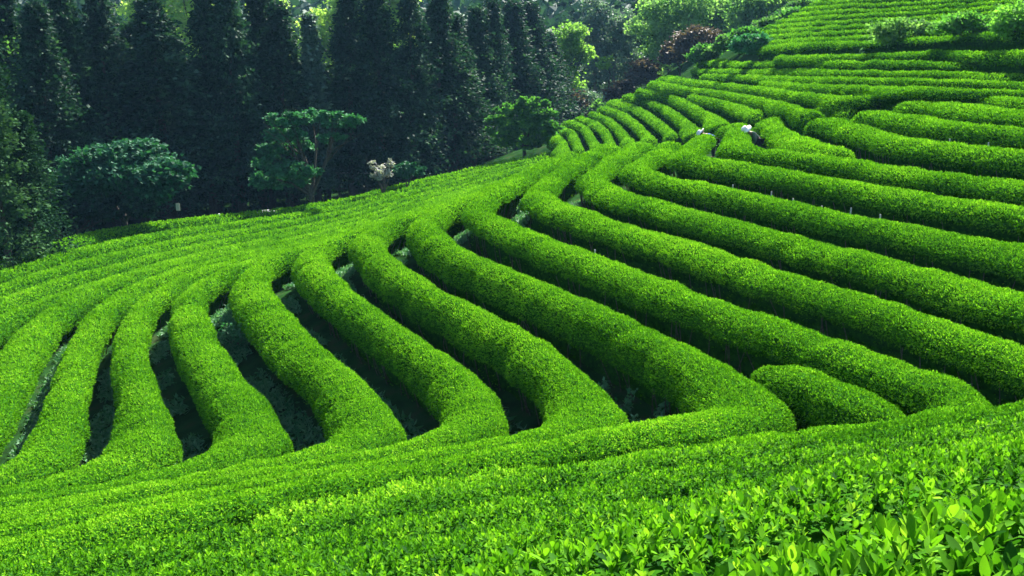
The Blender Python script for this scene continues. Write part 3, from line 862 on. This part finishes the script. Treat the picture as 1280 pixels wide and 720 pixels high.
lobed_tree('red_tree', 'dark reddish tree between the larger red one and the hedge fan', 'tree', 845, 95, [(848, 64, 16, 11), (838, 72, 14, 8)], M_RED, size=.26, n=2400, clump=.28, tint0=.32)
lobed_tree('red_tree', 'reddish bushy tree at the head of the hedge fan', 'tree', 805, 98, [(806, 86, 16, 12), (798, 96, 15, 10), (815, 94, 10, 9)], M_RED, size=.26, n=2800, clump=.28, tint0=.35)
lobed_tree('red_tree', 'low dark reddish bush down the treeline, left of the other red ones', 'tree', 772, 102, [(775, 112, 14, 9), (762, 120, 12, 8), (788, 106, 10, 8)], M_RED, size=.26, n=2200, clump=.28, tint0=.3)
lobed_tree('pale_shrub', 'pale leafy shrub on the upper corner of the hedge fan', 'shrub', 748, 92, [(748, 130, 8, 5), (738, 136, 6, 4)], M_SPRING, size=.22, n=600, clump=.22, trunk=False)
lobed_tree('slope_bush', 'dark rounded bush at the left end of the dark slope terrace', 'bush', 942, 63, [(940, 52, 22, 9), (930, 60, 16, 8), (956, 60, 14, 7)], M_PINE, size=.22, n=3000, clump=.22)
lobed_tree('pale_shrub', 'straggly pale shrub left of the dark slope bush', 'shrub', 905, 74, [(900, 60, 14, 4), (915, 52, 12, 4), (885, 66, 10, 4)], M_SPRING, size=.22, n=1500, clump=.22, trunk=False)
lobed_tree('slope_tree', 'small light green tree on a thin trunk on the right hillside', 'tree', 1119, 44.8, [(1108, 44, 18, 9), (1132, 42, 24, 10), (1118, 32, 22, 8), (1150, 34, 14, 7), (1098, 36, 10, 6)], M_SPRING, size=.15, n=1900, clump=.5, tint0=.55)
lobed_tree('slope_tree', 'wide flat crowned tree with a dark underside on the right hillside', 'tree', 1204, 40.6, [(1205, 30, 28, 9), (1186, 38, 18, 7), (1228, 34, 18, 8), (1208, 22, 20, 6)], M_BUSH, size=.15, n=2200, clump=.48, tint0=.6)
lobed_tree('slope_tree', 'leafy tree on the hillside cut by the right edge', 'tree', 1272, 37.8, [(1272, 20, 22, 13), (1290, 30, 18, 11), (1258, 34, 14, 8)], M_BUSH, size=.15, n=1900, clump=.48, tint0=.85)
for (u_, d_, vt_, w_, mt_, txt) in [(886, 75, 58, 16, M_BUSH, 'beside the larger reddish tree'), (918, 72, 46, 16, M_SPRING, 'left of the dark slope bush'), (940, 70, 36, 16, M_BUSH, 'above the dark slope bush'),
                                (966, 73, 24, 18, M_SPRING, 'at the left tips of the thin hillside hedges'), (990, 75, 12, 18, M_BUSH, 'at the top end of the treeline'), (1014, 77, 0, 18, M_SPRING, 'touching the top edge of the photo')]:
    lobed_tree('edge_shrub', 'low leafy shrub along the hillside treeline, ' + txt, 'shrub', u_, d_, [(u_ - 5, vt_ + 6, w_, 7), (u_ + 7, vt_ + 9, w_ * .8, 6), (u_ - 14, vt_ + 13, w_ * .7, 6)], mt_, size=.26, n=1800, clump=.4, tint0=.42, trunk=False, group='shrubs along the hillside treeline')

# sunlit broadleaf trees on the rise behind the conifers
for (u, vt, w_, txt) in [(182, -45, 30, 'in the widest gap at left'), (238, -45, 26, 'in the second gap between conifers'), (336, -14, 16, 'tall and slender, in the narrow gap'),
                         (400, 14, 22, 'with a rounded top showing whole'), (430, -14, 14, 'right of the rounded one'), (462, -30, 16, 'third from the right of the lit ones'), (500, -32, 18, 'rightmost of the lit ones')]:
    lobed_tree('sunlit_tree', 'sunlit pale green tree behind the conifers, ' + txt, 'tree', u, 104,
               [(u, vt + 22, w_, 22), (u - 5, vt + 55, w_ * .9, 24), (u + 5, vt + 90, w_ * .8, 22)], M_LIME, size=.34, n=6000, clump=.42, group='sunlit trees behind the conifers', tint0=1.0)

for (u, d, v, w_, txt) in [(292, 62, 62, 24, 'between the two tallest left conifers'), (338, 63, 112, 20, 'below the narrow bright gap'), (474, 66, 60, 22, 'above the white blossom shrub'), (562, 71, 96, 16, 'where the forest edge steps down'), (30, 52, 70, 22, 'in the top left corner')]:
    lobed_tree('understory_tree', 'thin broadleaf tree with scattered pale leaves among the conifers, ' + txt, 'tree', u, d + 8,
               [(u, v - 16, w_ * .8, 18), (u + 6, v + 6, w_, 18), (u - 5, v + 28, w_ * .8, 16)], M_SPRING, size=.20, n=900, clump=.6, group='thin broadleaf trees among the conifers', tint0=.35)

# far wooded slopes
fw = MB()
cen = []
for i in range(2600):
    a = rng.uniform(-.62, .62); r = rng.uniform(128, 330)
    x, y = r * math.sin(a), r * math.cos(a)
    cen.append((x, y, r))
cen = np.array(cen)
gz = terrain(cen[:, 0], cen[:, 1])
per = 34
q = unit(rng.normal(size=(len(cen) * per, 3))); q[:, 2] = np.abs(q[:, 2]) * 1.1
rr = np.repeat(rng.uniform(2.2, 4.2, len(cen)), per)[:, None]
p = np.repeat(np.c_[cen[:, :2], gz + 4.5], per, 0) + q * rr * [1, 1, 1.7] * rng.uniform(.6, 1, (len(q), 1))
ct = np.repeat(rng.normal(.42, .16, len(cen)), per)
cards(fw, p, q * [1, 1, .4], np.full(len(p), 1.5), np.clip(ct + rng.normal(0, .1, len(p)), 0, 1), .45, .4)
tag(fw.build('far_wood', M_FARWOOD), kind='stuff')

# ------------------------------------------------------------------ small things among the rows
def hit(u, v, lift=0.0, near=4.0, far=95.0):
    """First point where the sight line comes down to the terrain raised by lift."""
    ds = np.arange(near, far, .05)
    y = 360 - v
    t = ds / (FOC * CT + y * ST)
    x = (u - 640) * t; z = (-FOC * ST + y * CT) * t + ZC
    below = np.where(z < terrain(x, ds) + lift)[0]
    i = below[0] if len(below) else len(ds) - 1
    return float(x[i]), float(ds[i]), float(terrain(x[i:i + 1], ds[i:i + 1])[0])


M_STAKE = noise_mat('weathered_pole', (.30, .30, .26), (.55, .55, .50), 30.0)
M_WHITE = noise_mat('white_paint', (.62, .62, .62), (.78, .78, .78), 8.0, rough=.6)
M_WOOD = noise_mat('old_wood', (.05, .05, .045), (.13, .13, .115), 12.0)
M_ROCK = noise_mat('pale_rock', (.18, .19, .18), (.34, .35, .33), 3.0, bump=.5)

stake = None
for (u, v) in [(660, 325), (743, 343), (835, 279), (914, 257), (963, 267), (991, 277), (1028, 288), (1060, 291), (1099, 300), (1186, 200), (1232, 206)]:
    x, y, z = hit(u, v + 4, .30)
    if stake is None:
        m = MB(); m.tube([(0, 0, -.15), (.004, .002, .40), (0, .006, .92)], [.021, .019, .017], 7)
        o = stake = m.build('stake', M_STAKE)
        o.location = (0, 0, 0)
    else:
        o = copy_tree(stake)
    o.location = (x, y, z); o.rotation_euler = (random.uniform(-.06, .06), random.uniform(-.06, .06), random.uniform(0, 6))
    tag(o, 'thin pale stake standing in a dark furrow between the long hedges at right', 'stake', 'pale stakes in the furrows')


def weed_clump(u, v, n, hgt, spread, label, name='weed_plant', tint0=.6, size=.09):
    x, y, z = hit(u, v, .22)
    m = MB()
    ns = max(4, n // 40)
    st = rng.normal(0, spread, (ns, 2)); sh = hgt * rng.uniform(.45, 1.1, ns)
    tz = terrain(x + st[:, 0], y + st[:, 1]) - z
    for k in range(ns):
        m.tube([(st[k, 0] * .06, st[k, 1] * .06, -.03), (st[k, 0] * .6, st[k, 1] * .6, tz[k] * .6 + sh[k] * .3), (st[k, 0] * 1.15, st[k, 1] * 1.1, tz[k] + sh[k] * .6), (st[k, 0] * 1.4, st[k, 1] * 1.3, tz[k] + sh[k])], [.009, .007, .005, .003], 4, 1, .5, cap=False)
    ki = rng.integers(0, ns, n); f = rng.uniform(.15, 1.05, n)
    p = np.c_[st[ki] * (1 + .35 * f[:, None]), tz[ki] + sh[ki] * f] + rng.normal(0, .035, (n, 3))
    cards(m, p, rng.normal(size=(n, 3)) * [1, 1, .4] + [0, 0, .35], np.full(n, size), np.clip(rng.normal(tint0, .2, n), 0, 1), .3, .5)
    o = m.build(name, [M_WEED, M_STEM], None, (x, y, z))
    tag(o, label, 'weed')
    return o


weed_clump(302, 425, 700, .75, .20, 'bluish green leafy weed standing in the furrow left of the S-shaped hedge', tint0=.62)
weed_clump(825, 512, 420, .30, .34, 'pale flowering weeds low in the furrow end beside the broad rounded elbow', tint0=.86)
weed_clump(775, 492, 240, .45, .16, 'pale weed leaning against the broad rounded elbow\'s right flank', tint0=.85)
weed_clump(208, 582, 160, .4, .12, 'bluish weed at the foot of the third full hedge\'s elbow, bottom left', tint0=.6)
weed_clump(500, 556, 120, .3, .10, 'tiny pale weed in the tip of the furrow at bottom centre', tint0=.7)
weed_clump(268, 362, 200, .5, .14, 'dry pale weeds at the top of the furrow with the bluish weed', tint0=.9)
weed_clump(350, 338, 160, .45, .12, 'pale weeds at the top of the furrow right of the S-shaped hedge', tint0=.85)
weed_clump(428, 318, 160, .45, .12, 'pale weeds at the head of the second furrow right of the S-shaped hedge', tint0=.85)
weed_clump(638, 264, 180, .45, .15, 'pale weeds at the head of the furrow above the longest hedge', tint0=.8)
weed_clump(774, 222, 160, .5, .15, 'greyish weeds at the head of the furrow with the pale stakes', tint0=.7)
weed_clump(895, 182, 160, .5, .15, 'grey green weeds in the gap between the two bright humps below the pickers', tint0=.6)
weed_clump(1062, 72, 200, .6, .5, 'whitish weeds on the dark terrace left of the thin hillside tree', tint0=.95, size=.16)

# grass on the furrow floors
gn = 90000
gxy = np.stack([rng.uniform(-14, 12, gn), rng.uniform(5, 32, gn)], -1)
pix = ALL[:, :2]
pix = pix[(np.abs(pix[:, 0]) < 18) & (pix[:, 1] < 36)]
md = np.concatenate([np.sqrt(((gxy[i:i + 3000, None] - pix[None]) ** 2).sum(-1)).min(1) for i in range(0, gn, 3000)])
gxy = gxy[(md > .50) & (md < 2.5) & (noise3(gxy[:, 0] * 1.1, gxy[:, 1] * 1.1, 5) > -.35)]
gz = terrain(gxy[:, 0], gxy[:, 1])
m = MB()
for q in range(3):
    pg = np.c_[gxy + rng.normal(0, .05, gxy.shape), gz + .03 + .05 * rng.random(len(gz))]
    cards(m, pg, rng.normal(size=(len(gz), 3)) * [1, 1, .2] + [0, 0, .8], np.full(len(gz), .15), np.clip(rng.normal(.80, .16, len(gz)), 0, 1), .2, .35)
tag(m.build('grass', M_WEED), kind='stuff')

# at the forest edge
def boxed(name, mat, parts, loc, rz=0):
    m = MB()
    for lo, hi in parts:
        m.box(lo, hi)
    o = m.build(name, mat, None, loc); o.rotation_euler = (0, 0, rz)
    return o


x, y, z = ground_at(219, 51)
sgn = empty('sign_post', (x, y, z))
m = MB(); m.tube([(0, 0, -.2), (0, 0, .95)], .03, 8); m.build('post', M_WOOD, sgn)
zt = at(219, 254, 51)[2] - z; zb_ = at(219, 264, 51)[2] - z
m = MB(); m.box((-.10, -.05, zb_ + .04), (.10, -.031, zt)); m.build('panel', M_STAKE, sgn)
tag(sgn, 'small pale sign on a post at the dark forest edge', 'sign')
x, y, z = ground_at(270, 55)
bo = empty('marker_post', (x, y, z))
m = MB(); m.tube([(0, 0, -.2), (0, 0, .85)], [.07, .06], 8); m.build('post', M_WOOD, bo)
m = MB(); m.tube([(0, 0, .85), (0, 0, .98)], [.075, .05], 8); m.build('cap', M_WHITE, bo)
tag(bo, 'short dark marker post with a pale top at the forest edge', 'post')
x, y, z = ground_at(425, 69)
fe = empty('rail_fence', (x, y, z))
zr = at(425, 217, 69)[2] - z
for k, dx in enumerate((-1.9, -.1, 1.8)):
    m = MB(); m.box((dx - .07, -.07, -.3), (dx + .07, .07, zr)); m.build('post', M_WOOD, fe)
m = MB(); m.tube([(-2.3, 0, zr + .05), (0, .02, zr + .02), (2.3, 0, zr + .06)], .07, 7); m.build('rail', M_STAKE, fe)
m = MB(); m.tube([(-2.2, -.085, zr * .5), (0, -.085, zr * .5 - .02), (2.2, -.085, zr * .5)], .05, 7); m.build('rail', M_WOOD, fe)
tag(fe, 'low weathered rail fence in the shade right of the flat layered tree', 'fence')
x, y, z = ground_at(335, 58)
m = MB()
th = np.linspace(0, PI, 9)[:, None]; ph = np.linspace(0, 2 * PI, 15)[None, :-1]
rk = np.stack([np.sin(th) * np.cos(ph), np.sin(th) * np.sin(ph), np.cos(th) + 0 * ph], -1)
rk *= (1 + .22 * noise3(rk[..., 0] * 1.6, rk[..., 1] * 1.6, rk[..., 2] * 1.6 + 4))[..., None]
rk = rk * [.85, .6, .45]
ii = np.arange(9 * 14).reshape(9, 14); i2 = np.roll(ii, -1, 1)
m.add(rk.reshape(-1, 3), np.stack([ii[:-1], i2[:-1], i2[1:], ii[1:]], -1).reshape(-1, 4)[:, ::-1])
o = m.build('boulder', M_ROCK, None, (x, y, z + .35), smooth=True)
tag(o, 'pale boulder on the shaded ground under the flat layered tree', 'boulder')


# ------------------------------------------------------------------ tea pickers
def skin_mesh(name, joints, bones, mat, parent, root=0):
    me = bpy.data.meshes.new(name)
    me.from_pydata([j[:3] for j in joints], bones, [])
    o = bpy.data.objects.new(name, me); C.objects.link(o)
    sk = o.modifiers.new('skin', 'SKIN'); sk.use_smooth_shade = True
    for i, v in enumerate(me.skin_vertices[0].data):
        v.radius = joints[i][3]; v.use_root = (i == root)
    sb = o.modifiers.new('sub', 'SUBSURF'); sb.levels = 1; sb.render_levels = 1
    dg = bpy.context.evaluated_depsgraph_get()
    nm = bpy.data.meshes.new_from_object(o.evaluated_get(dg))
    bpy.data.objects.remove(o)
    r = bpy.data.objects.new(name, nm); C.objects.link(r); r.parent = parent
    nm.materials.clear(); nm.materials.append(mat)
    return r


def rr_(a, b):
    return (a, a) if b is None else (a, b)


M_SKIN = noise_mat('skin', (.32, .19, .13), (.36, .22, .15), 20.0, rough=.55)
M_CLOTH_G = noise_mat('green_cloth', (.06, .10, .075), (.10, .15, .11), 18.0)
M_CLOTH_B = noise_mat('blue_cloth', (.02, .05, .20), (.04, .075, .28), 18.0)
M_TROUSER = noise_mat('dark_cloth', (.02, .022, .03), (.045, .045, .055), 18.0)
M_HAIR = noise_mat('hair', (.01, .008, .007), (.025, .02, .017), 40.0)


def picker(u, d, face, bend, cloth, label, hat=True, sink=0.0):
    """A person bent over the hedge, picking: local +Y is where the figure faces."""
    x, y, z = ground_at(u, d)
    root = empty('person', (x, y, z - sink), face)
    root.scale = (.88, .88, .88)
    cb, sb_ = math.cos(bend), math.sin(bend)
    hip = np.array([0, -.12, .86])
    def up(t, side=0.0, fwd=0.0):
        return hip + np.array([side, sb_ * t + cb * fwd, cb * t - sb_ * fwd])
    J, Bn = [], []
    def jn(p, a, b=None, par=None):
        J.append((float(p[0]), float(p[1]), float(p[2]), rr_(a, b)))
        if par is not None:
            Bn.append((par, len(J) - 1))
        return len(J) - 1
    pel = jn(hip, .15, .11)
    wst = jn(up(.20), .13, .10, pel); ch = jn(up(.38), .16, .115, wst); nk = jn(up(.52), .06, .055, ch)
    hb = jn(up(.60, 0, .03), .075, .085, nk); ht = jn(up(.73, 0, .05), .07, .08, hb)
    for s in (-1, 1):
        hp = jn(hip + [s * .10, 0, -.06], .095, .10, pel)
        kn = jn([s * .12, .02, .46], .065, .07, hp); an = jn([s * .12, -.06, .08], .045, .05, kn)
        jn([s * .13, .12, .04], .04, .035, an)
        sh = jn(up(.46, s * .19), .065, .065, ch)
        el = jn(up(.24, s * .27, .20), .045, .045, sh); wr = jn(up(.20, s * .16, .42), .03, .03, el)
        pm = jn(up(.19, s * .13, .50), .032, .022, wr)
        for f in range(4):
            k1 = jn(up(.19 - .012 * f, s * (.15 - .016 * f), .545), .010, .010, pm)
            jn(up(.16 - .012 * f, s * (.145 - .016 * f), .585), .009, .009, k1)
        jn(up(.225, s * .10, .53), .011, .011, pm)
    skin_mesh('body', J, Bn, M_SKIN, root)
    # jacket and trousers follow the body a little outside it
    def sub(names, mats, name, grow):
        idx = {}
        js = []
        for i in names:
            idx[i] = len(js); q = J[i]; js.append((*q[:3], (q[3][0] + grow, q[3][1] + grow)))
        bs = [(idx[a], idx[b]) for a, b in Bn if a in idx and b in idx]
        skin_mesh(name, js, bs, mats, root)
    per = 15
    a0 = 6
    sub([pel, wst, ch] + [a0 + k * 17 + q for k in (0, 1) for q in (4, 5, 6)], cloth, 'jacket', .018)
    sub([pel] + [a0 + k * 17 + q for k in (0, 1) for q in (0, 1, 2)], M_TROUSER, 'trousers', .016)
    hd = up(.68, 0, .04); upv = np.array([0, sb_ * .8, cb + .1]); upv = upv / np.linalg.norm(upv)
    fw_ = np.array([0, upv[2], -upv[1]]); sd = np.array([1.0, 0, 0])
    def disc(rs, hs, wob=0.0):
        m = MB(); N_ = 20
        a_ = np.linspace(0, 2 * PI, N_, endpoint=False)
        V = []
        for r, h in zip(rs, hs):
            hh_ = h + wob * np.sin(a_ * 3) * (r / max(rs)) ** 2
            V.append(hd + (np.cos(a_) * r)[:, None] * sd + (np.sin(a_) * r * 1.08)[:, None] * fw_ + hh_[:, None] * upv)
        V = np.array(V); i_ = np.arange(len(rs) * N_).reshape(len(rs), N_); j_ = np.roll(i_, -1, 1)
        m.add(V.reshape(-1, 3), np.stack([i_[:-1], j_[:-1], j_[1:], i_[1:]], -1).reshape(-1, 4))
        return m
    disc([.108, .112, .10, .06, .001], [-.03, .05, .11, .15, .165]).build('hair', M_HAIR, root, smooth=True)
    if hat:
        disc([.235, .245, .20, .125, .118, .10, .055, .001], [.01, .025, .055, .08, .14, .18, .20, .205], .018).build('hat', M_WHITE, root, smooth=True)
    for s in (-1, 1):
        fm = MB(); c = hd + fw_ * .088 + sd * s * .034 + upv * .005
        fm.tube([c - fw_ * .008, c + fw_ * .006], [.012, .008], 8)
        fm.build('eye', M_HAIR, root)
    nm = MB(); c = hd + fw_ * .085 - upv * .03
    nm.tube([c + upv * .035, c + fw_ * .016 - upv * .004, c - upv * .012], [.006, .013, .009], 6); nm.build('nose', M_SKIN, root, smooth=True)
    mm = MB(); c = hd + fw_ * .078 - upv * .068
    mm.tube([c - sd * .024, c + fw_ * .006, c + sd * .024], [.004, .007, .004], 6); mm.build('mouth', noise_mat('lip', (.25, .09, .08), (.28, .10, .09)), root, smooth=True)
    tag(root, label, 'person')
    return root


picker(943, 34.6, 1.9, 1.0, M_CLOTH_G, 'person in a wide white hat and dull green jacket bent over the bright hedges')
picker(890, 38.2, 1.2, 1.25, M_CLOTH_B, 'person in bright blue, almost hidden, stooping among the bright hedges at the fork')

# ------------------------------------------------------------------ air
hz = MB(); hz.box((-1950, -1950, -60), (1950, 1950, 140))
mh, nth, outh = mat_base('haze')
pv = nth.nodes.new('ShaderNodeVolumePrincipled')
pv.inputs['Color'].default_value = (.30, .62, 1.0, 1); pv.inputs['Density'].default_value = .00018; pv.inputs['Anisotropy'].default_value = .2
nth.links.new(pv.outputs[0], outh.inputs['Volume'])
haze = hz.build('haze', mh)
tag(haze, kind='stuff')

# ------------------------------------------------------------------ camera, light, view
cam_d = bpy.data.cameras.new('camera'); cam = bpy.data.objects.new('camera', cam_d); C.objects.link(cam)
cam.location = (0, 0, ZC); cam.rotation_euler = (PI / 2 - TH, 0, 0)
cam_d.sensor_width = 36; cam_d.lens = FOC / 1280 * 36
cam_d.clip_start = .05; cam_d.clip_end = 5000
sc = bpy.context.scene
sc.camera = cam

SUN_EL, SUN_AZ = math.radians(47), math.radians(28)      # azimuth from +Y towards +X
to_sun = Vector((math.sin(SUN_AZ) * math.cos(SUN_EL), math.cos(SUN_AZ) * math.cos(SUN_EL), math.sin(SUN_EL)))
sun_d = bpy.data.lights.new('sun', 'SUN'); sun = bpy.data.objects.new('sun', sun_d); C.objects.link(sun)
sun_d.energy = 5.0; sun_d.angle = math.radians(.53); sun_d.color = (1.0, .95, .86)
sun.rotation_euler = to_sun.to_track_quat('Z', 'Y').to_euler(); sun.location = (40, 40, 80)
w = bpy.data.worlds.new('World'); sc.world = w; w.use_nodes = True
wn = w.node_tree
bg = wn.nodes.get('Background') or wn.nodes.new('ShaderNodeBackground')
wo = wn.nodes.get('World Output') or wn.nodes.new('ShaderNodeOutputWorld')
wn.links.new(bg.outputs[0], wo.inputs[0])
sky = wn.nodes.new('ShaderNodeTexSky'); sky.sky_type = 'NISHITA'; sky.sun_disc = False
sky.sun_elevation = SUN_EL; sky.sun_rotation = SUN_AZ
wn.links.new(sky.outputs[0], bg.inputs['Color']); bg.inputs['Strength'].default_value = .072
vs = sc.view_settings
vs.view_transform = 'Standard'; vs.look = 'None'; vs.exposure = 2.0; vs.gamma = 1; vs.use_curve_mapping = False
sc.cycles.max_bounces = 5; sc.cycles.diffuse_bounces = 2; sc.cycles.glossy_bounces = 1; sc.cycles.transmission_bounces = 2
sc.cycles.use_denoising = True
